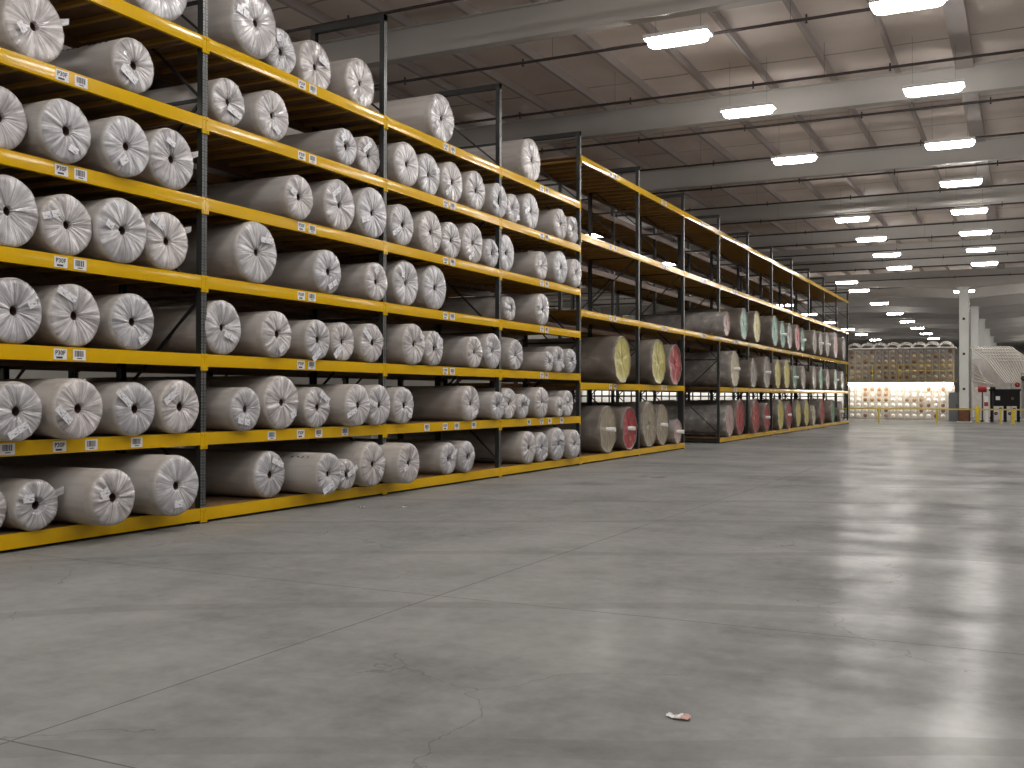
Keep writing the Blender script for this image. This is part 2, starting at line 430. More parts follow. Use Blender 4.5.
# sprinkler branch lines across the roof
ORD = ['first', 'second', 'third', 'fourth', 'fifth', 'sixth', 'seventh', 'eighth', 'ninth', 'tenth', 'eleventh', 'twelfth', 'thirteenth',
       'fourteenth', 'fifteenth', 'sixteenth', 'seventeenth', 'eighteenth', 'nineteenth', 'twentieth']
n = 0
for k in range(-1, 14):
    y = 20.2 + 3.78 * k
    if k >= 12: y = 62.9 + (k - 11) * 5.0
    sprp = thing('sprinkler_pipe', '%s dark sprinkler pipe across the roof, counted away from the camera' % ORD[n], 'pipe', (0, y, 8.8), 'sprinkler pipes under the roof')
    q = MB(); q.tube([(X0 + 0.1, 0, 0), (X1 - 0.1, 0, 0)], 0.032, 8); q.build('pipe', M['pipe'], sprp)
    q = MB()
    for x in range(-30, 22, 3):
        xx = x + (0.4 if k % 2 else -0.7)
        q.tube([(xx, 0, -0.07), (xx, 0, 0.09)], 0.02, 6)
        q.tube([(xx, 0, -0.075), (xx, 0, -0.068)], 0.035, 6)
    q.build('sprinkler_head', M['pipe'], sprp)['kind'] = 'stuff'
    q = MB()
    for x in range(-29, 22, 5): q.tube([(x, 0, 0), (x, 0, 0.77)], 0.004, 5)
    q.build('hanger_rod', M['pipe'], sprp)['kind'] = 'stuff'
    n += 1

# columns on the column line
def column(y, first=False):
    q = MB(); x = COLX; h = 0.29
    q.box(x - h, y - h, 0, x + h, y - h + 0.02, 8.5); q.box(x - h, y + h - 0.02, 0, x + h, y + h, 8.5)
    q.box(x - h, y - h, 0, x - h + 0.02, y + h, 8.5); q.box(x + h - 0.02, y - h, 0, x + h, y + h, 8.5)
    q.box(x - 0.4, y - 0.4, 8.38, x + 0.4, y + 0.4, 8.44)
    q.box(x - 0.42, y - 0.42, 0, x + 0.42, y + 0.42, 0.03)
    if first:
        for z in (2.0, 4.2, 6.4):
            q.box(x - 0.07, y - h - 0.04, z, x + 0.07, y - h, z + 0.14, 1)
    o = struct(q.build('column', [M['column'], M['steel_dark']]), 'square pale grey steel column behind the yellow rail' if first else None)
    if first:
        g = MB(); gh = 0.33
        g.box(x - gh, y - gh, 0.03, x + gh, y - gh + 0.03, 0.86); g.box(x - gh, y + gh - 0.03, 0.03, x + gh, y + gh, 0.86)
        g.box(x - gh, y - gh, 0.03, x - gh + 0.03, y + gh, 0.86); g.box(x + gh - 0.03, y - gh, 0.03, x + gh, y + gh, 0.86)
        g.build('column_guard', M['rust'], o, label='rusty brown guard round the foot')
column(71.2, True)
for y in (87, 101.3, 116, 131, 145.5, 160): column(y)

# ================================================================== LAMPS
def lamp(label, x, y, z=8.54, group='high-bay lamps under the roof'):
    t = thing('high_bay_lamp', label, 'ceiling lamp', (x, y, z), group)
    q = MB(); q.box(-0.64, -0.24, 0.05, 0.64, 0.24, 0.09); q.box(-0.64, -0.24, 0.02, 0.64, -0.225, 0.05); q.box(-0.64, 0.225, 0.02, 0.64, 0.24, 0.05); q.box(-0.64, -0.24, 0.02, -0.625, 0.24, 0.05); q.box(0.625, -0.24, 0.02, 0.64, 0.24, 0.05); q.box(-0.5, -0.06, 0.09, 0.5, 0.06, 0.15)
    q.build('housing', M['white_metal'], t)
    q = MB(); hx, hy = 0.60, 0.215
    ring = []
    for zz, s in ((0.05, 1.0), (-0.045, 1.0), (-0.08, 0.9)):
        rr = []
        for cx, cy, a0 in ((1, 1, 0), (-1, 1, 90), (-1, -1, 180), (1, -1, 270)):
            for a in (0, 45, 90):
                t_ = math.radians(a0 + a); rd = 0.17 * s
                rr.append((cx * (hx - 0.17) + rd * math.cos(t_), cy * (hy - 0.17) * s + rd * math.sin(t_), zz))
        ring.append(rr)
    vs = sum(ring, []); n_ = 12; fs = []
    for i in range(2):
        for k in range(n_): fs.append((i * n_ + k, i * n_ + (k + 1) % n_, (i + 1) * n_ + (k + 1) % n_, (i + 1) * n_ + k))
    fs.append(tuple(range(2 * n_, 3 * n_)))
    q.add(vs, fs); q.build('diffuser', M['lamp'], t)
    for sx in (-0.45, 0.45):
        q = MB(); q.tube([(sx, 0, 0.15), (sx, 0, ZC - z)], 0.003, 5); q.build('suspension_cable', M['steel_dark'], t)
    return t
ys = [19.45 + 5.72 * k for k in range(-5, 8)]
rowA = [y for y in ys]; rowB = [y for y in ys if abs(y - 36.61) > 1]
vis = 0
for rn, (x, row) in enumerate(((-1.8, rowA), (-6.0, rowB))):
    n = 0
    for y in row:
        if y > 18:
            lab = '%s lamp away from the camera in the %s row of roof lamps over the aisle' % (ORD[n], 'right-hand' if rn == 0 else 'left-hand'); n += 1
        else:
            lab = 'roof lamp over the aisle behind the camera, %s row' % ('right-hand' if rn == 0 else 'left-hand')
        lamp(lab, x, y)
for n, y in enumerate((65.7, 71.1, 81.7, 92.2, 102.6, 112.6, 123.3, 134)):
    lamp('%s lamp, counted away from the racks, in the row past the yellow rail' % ORD[n], -9.65, y)
for n, y in enumerate((0, 10.5, 21, 31.4, 41.8, 52.4, 80.3, 90.2, 100.8, 111.9, 121.8, 134)):
    lamp(('%s distant lamp beyond the racks, in the row farthest left' % ORD[n - 4]) if n >= 4 else 'lamp over the aisle hidden behind the near rack', -16.3, y) if n >= 3 else None
lamp('lamp half hidden behind the pale grey column head', -3.5, 74.5)
for x in (2.4, 8.5, 15):  # unseen lamps, added to brighten the floor on the right
    for k in range(0, 6): lamp('unseen roof lamp added to light the floor right of the camera', x, -6 + 11.44 * k)
for x in (1.3, 8):  # rows added out of view so the far columns get more light
    for k in range(0, 14): lamp('unseen far roof lamp added beyond the right edge to brighten the columns', x, 65.3 + 6.0 * k)

for x, y in [(-16.3, -8), (-16.3, -2), (-16.3, 4), (-16.3, 10), (-23, -8), (-23, -1), (-23, 6), (-23, 12), (-23, 17.2), (-29.5, -4), (-29.5, 4), (-29.5, 12), (-29.5, 20)]:  # unseen lamps added on the left; their bounce lifts the ceiling
    lamp('unseen roof lamp added behind the seven-shelf rack to brighten the ceiling', x, y)

# ================================================================== RACKS
XF = -9.2                 # front faces of the racks
YP = [9.95 + 4.1 * i for i in range(-1, 14)]    # YP[i+1] is post line i
def yp(i): return 9.95 + 4.1 * i
ROWS = [(-9.2, -10.65), (-11.45, -12.9)]
ZP = 7.73
NZ = [.19, 1.13, 2.11, 3.09, 4.07, 5.08, 6.09]
FZ = [.19, 1.905, 3.6, 5.37, 7.18]
PW = 0.048
def post_mb(x, y, h, face):
    """open channel upright: face = +1 opens towards -x"""
    q = MB(); d = 0.085 * face
    q.box(min(0, -0.006 * face), -PW, 0, max(0, -0.006 * face), PW, h)
    q.box(min(0, -d), -PW, 0, max(0, -d), -PW + 0.006, h)
    q.box(min(0, -d), PW - 0.006, 0, max(0, -d), PW, h)
    q.box(min(0.03 * face, -0.12 * face), -0.08, 0, max(0.03 * face, -0.12 * face), 0.08, 0.012)
    return q
def frame(rack, y, xf, xr, h, top=True, first=0.35):
    for x, fc in ((xf, 1), (xr, -1)):
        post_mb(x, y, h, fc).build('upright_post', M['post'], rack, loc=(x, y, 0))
    a, b_ = xf - 0.05, xr + 0.05
    q = MB(); q.box(b_, y - 0.02, 0.05, a, y + 0.02, 0.11); q.build('base_bar', M['steel_dark'], rack)
    if top:
        q = MB(); q.box(xr, y - 0.045, h - 0.10, xf, y + 0.045, h); q.build('top_bar', M['steel_dark'], rack)
    q = MB()
    z = first; side = 0
    while z < h - 1.3:
        q.box(b_, y - 0.016, z - 0.022, a, y + 0.016, z + 0.022)
        z2 = z + 1.24
        q.bar((a if side == 0 else b_, y, z), (b_ if side == 0 else a, y, z2), 0.028, 0.032)
        side = 1 - side; z = z2
    q.box(b_, y - 0.016, z - 0.022, a, y + 0.016, z + 0.022)
    if top: q.bar((b_, y, 7.25), (a, y, 6.15), 0.026, 0.03)
    q.build('frame_brace', M['steel_dark'], rack)

txt = {}
def sticker(parent, x, y, zc, kind):
    q = MB(); w_, h_ = 0.085, 0.058
    q.box(0, -w_, -h_, 0.002, w_, h_)
    if kind == 'code':
        if 'c' not in txt: txt['c'] = text_mesh('P30F', 0.066)
        vs, fs = txt['c']
        q.add([(0.0026, -0 + vx, vy + 0.014) for vx, vy, vz in vs], fs, 1)
        q.box(0.002, -0.05, -0.045, 0.0026, 0.03, -0.025, 1)
    else:
        yy = -0.062
        rnd = random.Random(3)
        while yy < 0.06:
            w2 = rnd.choice((0.005, 0.008, 0.013)); q.box(0.002, yy, -0.02, 0.0026, yy + w2, 0.045, 1); yy += w2 + rnd.choice((0.004, 0.007))
        q.box(0.002, -0.03, -0.043, 0.0026, 0.035, -0.032, 1)
    o = q.build('location_label', [M['label'], M['ink']], parent, loc=(x, y, zc), label='white printed sticker')
    return o
def beam(rack, x, ya, yb, z, front, hgt=0.155, stick=(), mat='yellow'):
    """box beam with end connectors, outer face at x (+ outward when front)"""
    q = MB(); s = 1 if front else -1
    xo, xi = x + 0.012 * s, x - 0.04 * s
    lo, hi = min(xo, xi), max(xo, xi)
    q.box(lo, ya + PW, z - hgt, hi, yb - PW, z - 0.03)
    vs = []                                          # the rolled face bows out by two millimetres
    for k in range(7):
        t_ = k / 6; zz = z - hgt + (hgt - 0.03) * t_
        vs += [(xo + s * (0.0005 + 0.003 * (1 - (2 * t_ - 1) ** 2)), yy, zz) for yy in (ya + PW, yb - PW)]
    q.add(vs, [(2 * k, 2 * k + 1, 2 * k + 3, 2 * k + 2) for k in range(6)], 0, True)
    q.box(min(xo, x - 0.015 * s), ya + PW, z - 0.03, max(xo, x - 0.015 * s), yb - PW, z)
    for yy, sg in ((ya, 1), (yb, -1)):
        y0, y1 = sorted((yy + 0.003 * sg, yy + (PW + 0.012) * sg))
        x0, x1 = sorted((x + 0.002 * s, x + 0.018 * s))
        q.box(x0, y0, z - hgt - 0.05, x1, y1, z + 0.004)
        for zz in (z - 0.035, z - hgt - 0.02):
            q.tube([(x + 0.018 * s, yy + 0.03 * sg, zz), (x + 0.026 * s, yy + 0.03 * sg, zz)], 0.009, 6)
    o = q.build('shelf_beam', M[mat], rack)
    for yy, kind in stick: sticker(o, xo + 0.003, yy, z - hgt * 0.52, kind)
    return o
def deck(rack, xf, xr, ya, yb, z):
    q = MB()
    q.box(xr + 0.016, ya + 0.02, z - 0.022, xf - 0.016, yb - 0.02, z - 0.002)
    n_ = 9
    for k in range(n_):
        yy = ya + 0.25 + (yb - ya - 0.5) * k / (n_ - 1)
        q.box(xr + 0.045, yy - 0.03, z - 0.075, xf - 0.045, yy + 0.03, z - 0.023, 1)
    return q.build('deck', [M['plywood'], M['deck_bar']], rack)

def make_rack(label, name, i0, i1, zs, row, hposts, tunnel=(), stickers=True, group=None):
    xf, xr = ROWS[row]
    rk = thing(name, label, 'storage rack', (0, 0, 0), group)
    for i in range(i0, i1 + 1):
        frame(rk, yp(i), xf, xr, hposts, top=(row == 0))
    for i in range(i0, i1):
        for k, z in enumerate(zs):
            if i in tunnel and k < 2: continue
            ym = (yp(i) + yp(i + 1)) / 2
            st = ()
            if row == 0 and stickers:
                if k == 0: st = ()
                elif k == 1: st = ((ym - 0.75, 'bar'), (ym - 0.12, 'code'), (ym + 0.3, 'bar'), (ym + 0.95, 'bar')) if zs is NZ else ((ym - 0.1, 'code'), (ym + 0.2, 'bar'))
                else: st = ((ym - 0.12, 'code'), (ym + 0.13, 'bar'))
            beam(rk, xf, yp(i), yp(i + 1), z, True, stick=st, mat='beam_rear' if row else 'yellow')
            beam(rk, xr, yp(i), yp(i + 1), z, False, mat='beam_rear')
            deck(rk, xf, xr, yp(i), yp(i + 1), z)
    return rk
near_f = make_rack('dark-posted rack of seven yellow shelves full of white wrapped rolls', 'storage_rack', -1, 3, NZ, 0, ZP)
near_b = make_rack('back half of the seven-shelf rack, hidden behind its front posts', 'storage_rack', -1, 3, NZ, 1, 6.2)
# the tall rack starts on the last post line of the seven-shelf rack
def far_rack(row, label, group=None):
    xf, xr = ROWS[row]
    rk = thing('storage_rack', label, 'storage rack', (0, 0, 0))
    for i in range(3 if row else 4, 14):
        frame(rk, yp(i) + (0.12 if (row and i == 3) else 0), xf, xr, ZP, top=(row == 0))
    for i in range(3, 13):
        for k, z in enumerate(FZ):
            if i == 5 and k < 2: continue
            ym = (yp(i) + yp(i + 1)) / 2
            st = ((ym - 0.12, 'code'), (ym + 0.2, 'bar')) if (row == 0 and k and i < 7) else ()
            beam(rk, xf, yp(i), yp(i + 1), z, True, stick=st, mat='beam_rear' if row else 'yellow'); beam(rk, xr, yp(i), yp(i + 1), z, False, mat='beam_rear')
            deck(rk, xf, xr, yp(i), yp(i + 1), z)
    return rk
far_rack(0, 'long tall yellow rack with five wide-spaced shelves and colour-ended rolls')
far_rack(1, 'back half of the long tall rack, seen dimly between its front posts')

# ================================================================== ROLLS
def hnoise(seed, n_oct=(3, 7, 17, 31), amps=(1, .8, .6, .45)):
    rnd = random.Random(seed); ph = [(o + rnd.randint(-1, 2), a, rnd.uniform(0, 2 * PI)) for o, a in zip(n_oct, amps)]
    tot = sum(a for _, a, _ in ph)
    return lambda t: sum(a * math.sin(o * t + p) for o, a, p in ph) / tot

def film_roll(seed, x, y, z, r, label, group, tags=1, L=3.68, mark=False, flap=False):
    rnd = random.Random(seed)
    root = thing('wrapped_roll', label, 'roll', (x, y, z), group)
    nf = hnoise(seed + 1); ng = hnoise(seed + 2, (5, 12, 23, 41)); nl = hnoise(seed + 3, (2, 3, 5, 8))
    lump = rnd.uniform(0.010, 0.022)
    def rad(t, base):                                # slightly lumpy outline, flattened where it rests
        rr = base * (1 + lump * nl(t))
        zz = rr * math.sin(t)
        lim = -base * 0.985
        return (rr * math.cos(t), max(zz, lim))
    n_ = 72
    # body
    q = MB(); vs = []; fs = []
    xs = [(-0.012, 0.965), (-0.035, 0.995), (-0.12, 1.0), (-0.9, 0.998), (-1.9, 1.0), (-2.9, 0.997), (-L, 0.99)]
    for a, s in xs:
        for k in range(n_):
            t = 2 * PI * k / n_; p = rad(t, r * s * 0.985); vs.append((a, p[0], p[1]))
    for i in range(len(xs) - 1):
        for k in range(n_):
            a = i * n_ + k; b_ = i * n_ + (k + 1) % n_; fs.append((a, b_, b_ + n_, a + n_))
    q.add(vs, fs, 0, True)
    q.add(vs[-n_:], [tuple(range(n_))], 0)
    body = q.build('roll_body', M['wrap'], root, loc=(0, 0, r * 0.985))
    if mark:
        qm = MB(); a0 = 2.15
        for c in range(9):
            if c in (4,): continue
            for s_ in range(3):
                t = a0 + 0.02 * s_ * rnd.uniform(0.5, 1.5); xx = -0.95 + c * 0.09
                p1 = rad(t, r * 1.0); p2 = rad(t + rnd.uniform(0.04, 0.12), r * 1.0)
                dx = rnd.uniform(-0.03, 0.03)
                qm.bar((xx, p1[0], p1[1]), (xx + dx, p2[0], p2[1]), 0.012, 0.004)
        qm.build('printed_marks', M['ink'], body)
    # pleated film over the end
    rc = 0.052; n2 = 144; rings = [(rc / r, -0.10), (rc / r * 1.02, -0.02), (rc / r * 1.35, 0.004), (0.25, 0.010), (0.4, 0.016), (0.58, 0.020), (0.75, 0.018), (0.88, 0.010), (0.96, -0.004), (1.0, -0.035), (1.004, -0.06), (1.002, -0.10 - 0.04 * rnd.random())]
    dish = rnd.uniform(-0.01, 0.035); amp = rnd.uniform(0.010, 0.020)
    vs = []; fs = []
    for i, (s, a) in enumerate(rings):
        for k in range(n2):
            t = 2 * PI * k / n2
            ss = max(s, rc / r)
            env = 0.0 if i < 2 else (1.0 if s < 0.9 else max(0.0, 1 - (s - 0.9) / 0.12))
            fold = amp * env * (0.55 + 0.45 * s) * (nf(t + 0.25 * s) + 0.6 * ng(t - 0.2 * s))
            xx = a + fold - dish * (1 - s) * (1 if i > 1 else 0) + 0.012
            if i >= 9:
                p = rad(t, r * 0.985 * s * (1 + 0.004 * ng(t)))
                vs.append((xx + (0.012 * ng(t) if i == 11 else 0), p[0], p[1]))
            else:
                rr = r * 0.985 * s if i > 1 else rc * (1 + 0.04 * nl(t))
                base = rad(t, rr) if i > 5 else (rr * math.cos(t), rr * math.sin(t))
                vs.append((xx, base[0], base[1]))
    for i in range(len(rings) - 1):
        for k in range(n2):
            a = i * n2 + k; b_ = i * n2 + (k + 1) % n2; fs.append((a, b_, b_ + n2, a + n2))
    q = MB(); q.add(vs, fs, 0, True)
    for i in range(len(q.mi)):
        if i // n2 >= 8: q.mi[i] = 1
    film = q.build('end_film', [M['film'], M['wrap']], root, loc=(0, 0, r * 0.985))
    if flap:
        qf = MB(); t = rnd.uniform(0.1, 0.6); p = rad(t, r); d = 0.07
        qf.add([(0.0, p[0] - 0.03, p[1] + 0.03), (0.02, p[0] + d, p[1] + d * 0.9), (0.03, p[0] + d * .8, p[1] - 0.01), (0.0, p[0] - 0.02, p[1] - 0.05),
                (-0.02, p[0] - 0.03, p[1] + 0.03), (0.005, p[0] + d, p[1] + d * .9), (0.01, p[0] + d * .8, p[1] - .01), (-.02, p[0] - .02, p[1] - .05)],
               [(0, 1, 2, 3), (7, 6, 5, 4), (0, 4, 5, 1), (1, 5, 6, 2), (2, 6, 7, 3), (3, 7, 4, 0)])
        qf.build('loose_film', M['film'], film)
    # cardboard core
    q = MB(); rs = rc - 0.002
    q.lathe([(-0.015 - dish, rs), (-1.2, rs)], 24); q.lathe([(-0.02 - dish, rs - 0.008), (-1.2, rs - 0.008)], 24)
    q.lathe([(-0.015 - dish, rs), (-0.015 - dish, rs - 0.008)], 24)
    q.build('core_tube', M['core'], root, loc=(0, 0, r * 0.985))
    # paper tags under the film
    for _ in range(tags):
        a = rnd.choice((-1.9, -1.4, 2.6, 2.1, 0.6, -2.6, -0.9, 3.0)) + rnd.uniform(-.2, .2); d = r * rnd.uniform(0.52, 0.68); rt = rnd.uniform(-0.8, 0.8)
        q = MB(); tw, th = rnd.uniform(0.05, 0.075), rnd.uniform(0.035, 0.05)
        q.box(0, -tw, -th, 0.003, tw, th)
        cy, cz = d * math.cos(a), d * math.sin(a)
        q.build('paper_tag', M['tag'], film, loc=(0.052, cy, cz), rot=(rt, 0.0, 0))
        if rnd.random() < 0.55:
            q = MB(); q.box(0, -tw, -th, 0.003, tw, th)
            q.build('paper_tag', M['tag'], film, loc=(0.050, cy - 0.12 * math.cos(rt), cz - 0.12 * math.sin(rt)), rot=(rt, 0.0, 0))
    return root
# (bay, shelf, x, y, radius)
NEAR=[(-1,6,-9.28,9.23,0.525),(0,6,-9.15,10.827,0.456),(0,6,-9.36,11.619,0.341),(0,6,-9.44,12.529,0.398),(0,6,-9.3,13.498,0.396),(1,6,-9.28,15.999,0.442),(2,6,-9.29,19.762,0.468),(-1,5,-9.29,7.519,0.386),(-1,5,-9.18,8.77,0.317),(0,5,-9.21,10.398,0.31),(0,5,-9.2,11.264,0.347),(0,5,-9.21,12.98,0.286),(0,5,-9.29,13.721,0.313),(1,5,-9.23,14.755,0.381),(1,5,-9.32,15.62,0.378),(1,5,-9.28,16.385,0.383),(1,5,-9.25,17.23,0.382),(1,5,-9.22,18.141,0.349),(2,5,-9.28,18.873,0.309),(2,5,-9.26,19.688,0.383),(2,5,-9.29,21.304,0.359),(2,5,-9.27,21.989,0.323),(-1,4,-9.26,7.094,0.332),(-1,4,-9.13,7.788,0.34),(-1,4,-9.1,8.598,0.346),(-1,4,-9.2,9.393,0.373),(0,4,-9.13,11.759,0.316),(0,4,-9.24,12.879,0.396),(0,4,-9.2,13.697,0.407),(1,4,-9.22,14.602,0.353),(1,4,-9.27,15.611,0.378),(1,4,-9.31,16.405,0.344),(1,4,-9.26,17.143,0.391),(1,4,-9.24,17.852,0.285),(2,4,-9.29,18.571,0.382),(2,4,-9.25,20.206,0.315),(2,4,-9.2,21.114,0.372),(2,4,-9.15,21.872,0.329),(-1,3,-9.22,7.167,0.373),(-1,3,-9.2,7.879,0.336),(-1,3,-9.16,8.595,0.376),(-1,3,-9.21,9.331,0.355),(0,3,-9.17,10.912,0.419),(0,3,-9.22,12.557,0.335),(0,3,-9.21,13.831,0.313),(1,3,-9.27,14.809,0.393),(1,3,-9.25,15.72,0.4),(2,3,-9.24,18.656,0.251),(2,3,-9.19,20.13,0.345),(-1,2,-9.21,7.239,0.345),(-1,2,-9.23,8.008,0.35),(-1,2,-9.2,8.798,0.334),(0,2,-9.21,10.308,0.357),(0,2,-9.12,11.271,0.321),(0,2,-9.13,12.201,0.294),(0,2,-9.21,12.928,0.298),(0,2,-9.17,13.645,0.314),(1,2,-9.14,14.854,0.35),(1,2,-9.14,15.513,0.306),(1,2,-9.16,17.031,0.3),(1,2,-9.19,17.828,0.351),(2,2,-9.15,18.759,0.315),(2,2,-9.13,20.318,0.218),(2,2,-9.12,20.825,0.291),(2,2,-9.1,21.47,0.274),(-1,1,-8.98,7.095,0.305),(-1,1,-8.93,7.807,0.325),(-1,1,-9.08,8.72,0.31),(-1,1,-9.1,9.445,0.329),(0,1,-9.08,10.603,0.288),(0,1,-9.14,11.409,0.373),(0,1,-9.13,12.192,0.297),(0,1,-9.01,13.038,0.323),(0,1,-9.08,13.724,0.323),(1,1,-9.1,14.472,0.308),(1,1,-9.11,16.795,0.328),(1,1,-9.1,17.872,0.277),(2,1,-9.16,18.467,0.314),(2,1,-9.12,19.035,0.254),(2,1,-9.12,19.954,0.328),(2,1,-9.12,20.877,0.226),(2,1,-9.14,21.399,0.297),(-1,0,-9.24,6.94,0.261),(-1,0,-9.15,7.475,0.27),(-1,0,-8.77,8.13,0.309),(-1,0,-8.83,9.124,0.358),(0,0,-9.24,11.285,0.326),(0,0,-8.83,12.069,0.3),(0,0,-9.02,12.767,0.233),(0,0,-9.0,13.432,0.349),(1,0,-8.79,14.14,0.329),(1,0,-9.19,16.121,0.288),(1,0,-9.14,16.704,0.291),(2,0,-9.15,19.37,0.343),(2,0,-9.16,20.046,0.321),(2,0,-9.12,20.798,0.361),(2,0,-9.04,21.548,0.328)]
FAR=[('p',2,-8.94,34.324,0.425),('g',2,-9.0,36.973,0.584),('y',2,-8.97,38.856,0.601),('g',2,-8.98,42.026,0.625),('g',2,-9.03,43.779,0.576),('w',2,-8.97,44.933,0.568),('r',2,-8.97,46.641,0.585),('g',2,-8.96,47.772,0.537),('w',2,-8.97,50.839,0.589),('w',2,-8.98,52.526,0.603),('w',2,-8.97,54.405,0.631),('p',2,-8.92,56.678,0.694),('w',2,-9.0,60.023,0.655),('y',1,-9.09,24.666,0.612),('y',1,-9.08,27.542,0.64),('r',1,-9.08,29.054,0.603),('c',1,-9.09,36.041,0.652),('w',1,-9.09,38.838,0.563),('w',1,-9.08,41.03,0.635),('y',1,-9.09,43.107,0.61),('y',1,-9.08,44.861,0.638),('g',1,-9.09,46.63,0.534),('w',1,-9.09,48.644,0.55),('w',1,-9.08,51.398,0.587),('g',1,-9.08,53.213,0.587),('w',1,-9.08,55.149,0.56),('g',1,-9.08,57.679,0.578),('w',1,-9.08,60.074,0.548),('t',0,-9.18,23.892,0.593),('r',0,-9.18,25.458,0.573),('t',0,-9.2,27.115,0.634),('t',0,-9.24,28.352,0.593),('p',0,-9.15,29.533,0.365),('p',0,-9.14,35.519,0.567),('r',0,-9.17,37.074,0.639),('r',0,-9.11,39.259,0.649),('r',0,-9.11,41.125,0.578),('y',0,-9.13,43.84,0.644),('r',0,-9.11,45.422,0.608),('y',0,-9.13,47.622,0.617),('y',0,-9.14,49.662,0.638),('c',0,-9.11,51.343,0.492),('r',0,-9.12,53.751,0.647),('g',0,-9.14,57.066,0.62),('w',0,-9.12,59.617,0.573)]

SHELF = ['bottom shelf', 'second shelf up', 'third shelf up', 'fourth shelf up', 'third shelf down', 'second shelf down', 'top shelf']
BAY = ['leftmost bay', 'second bay', 'third bay', 'fourth bay']
groups = {}
for (b_, L_, x, y, r) in NEAR: groups.setdefault((b_, L_), []).append((x, y, r))
seed = 100
FLAPS = {(-1, 6, 0), (-1, 5, 0), (-1, 4, 3), (-1, 3, 3), (0, 0, 1), (-1, 0, 1)}
for (b_, L_), lst in sorted(groups.items()):
    lst.sort(key=lambda a: a[1])
    rmax = max(a[2] for a in lst); rmin = min(a[2] for a in lst)
    for j, (x, y, r) in enumerate(lst):
        pos = 'only one' if len(lst) == 1 else ('%s from the left' % ORD[j])
        sz = ''
        if len(lst) > 1 and rmax - rmin > 0.04:
            if r == rmax: sz = 'fattest '
            elif r == rmin: sz = 'slimmest '
        lab = '%swhite film-wrapped roll, %s, %s, %s of seven-shelf rack' % (sz, pos, SHELF[L_], BAY[b_ + 1])
        seed += 7
        film_roll(seed, x, y, NZ[L_] + 0.001, r, lab, 'white wrapped rolls on the ' + SHELF[L_], tags=1 if (b_ < 1 or seed % 3) else 0,
                  mark=(b_, L_, j) in ((-1, 5, 1), (0, 0, 1)), flap=(b_, L_, j) in FLAPS)

def colour_roll(seed, kind, x, y, z, r, label, group, L=3.6):
    rnd = random.Random(seed); nm = END[kind][0]
    root = thing('capped_roll', label, 'roll', (x, y, z), group)
    nl = hnoise(seed, (2, 3, 5, 9)); ng = hnoise(seed + 5, (4, 9, 15, 27))
    crump = 0.028 if kind in 'pc' else 0.012
    n_ = 64
    def P(t, base, k=1.0):
        rr = base * (1 + crump * k * nl(t)); zz = rr * math.sin(t)
        return (rr * math.cos(t), max(zz, -base * 0.985))
    cr = r * 0.985
    # wrapped body; the film bunches forward round the end like a collar
    wrapmat = M['wrap_clear'] if kind in 'pc' else M['wrap_grey']
    xs = [(0.035, 0.93), (0.05, 0.965), (0.03, 0.995), (-0.06, 1.0), (-0.5, 0.985), (-1.2, 0.96), (-2.4, 0.95), (-L, 0.94)]
    vs = []; fs = []
    for i, (a, s) in enumerate(xs):
        for k in range(n_):
            t = 2 * PI * k / n_; p = P(t + i * 0.15, cr * s)
            t2 = math.atan2(p[1], p[0])
            q0 = P(t, cr * s); vs.append((a + (0.02 * ng(t) if i < 3 else 0.05 * ng(t + i)), q0[0] + crump * 0.3 * ng(t * 1 + i) * r * (i > 2), max(q0[1], -cr * 0.985)))
    for i in range(len(xs) - 1):
        for k in range(n_):
            a = i * n_ + k; b_ = i * n_ + (k + 1) % n_; fs.append((a, b_, b_ + n_, a + n_))
    q = MB(); q.add(vs, fs, 0, True); q.add(vs[-n_:], [tuple(range(n_))], 0)
    q.build('roll_body', wrapmat, root, loc=(0, 0, cr))
    # end disc
    q = MB(); prof = [(0.0, 0.055 / r), (0.012, 0.12), (0.014, 0.3), (0.012, 0.6), (0.02, 0.85), (0.032, 0.95)]
    vs = []; fs = []
    for i, (a, s) in enumerate(prof):
        for k in range(n_):
            t = 2 * PI * k / n_; p = P(t, cr * s); vs.append((a + 0.008 * ng(t) * (i > 0), p[0], p[1]))
    for i in range(len(prof) - 1):
        for k in range(n_):
            a = i * n_ + k; b_ = i * n_ + (k + 1) % n_; fs.append((a, b_, b_ + n_, a + n_))
    q.add(vs, fs, 0, True); q.add(vs[:n_], [tuple(range(n_))], 0)
    q.build('end_disc', M['end_' + kind], root, loc=(0, 0, cr), label=nm + ' end disc')
    if (y < 33 and z < 1 and not 27 < y < 27.5) or (y > 33 and rnd.random() < 0.45):
        q = MB(); ln = rnd.uniform(0.14, 0.24)
        q.lathe([(-0.3, 0.055), (ln, 0.055), (ln, 0.040), (0.0, 0.040)], 20)
        q.build('core_pole', M['white_plastic'], root, loc=(0, 0, cr), label='white core pole sticking out')
    return root
FSH = ['bottom shelf', 'second shelf up', 'middle shelf']
cnt = {}
for (k, L_, x, y, r) in FAR:
    near_part = y < yp(5)
    key = (near_part, L_, k); cnt[key] = cnt.get(key, 0)
    tot = sum(1 for a in FAR if a[0] == k and a[1] == L_ and (a[3] < yp(5)) == near_part)
    nm = END[k][0]
    which = 'only' if tot == 1 else ORD[cnt[key]]
    where = 'before the gap' if near_part else 'past the gap'
    lab = '%s %s-ended wrapped roll from the left, %s %s in tall rack' % (which, nm, FSH[L_], where)
    if tot == 1: lab = 'only %s-ended wrapped roll on the %s %s in tall rack' % (nm, FSH[L_], where)
    cnt[key] += 1; seed += 3
    colour_roll(seed, k, x, y, FZ[L_] + 0.001, r, lab, 'colour-ended rolls on the %s of the tall rack' % FSH[L_])

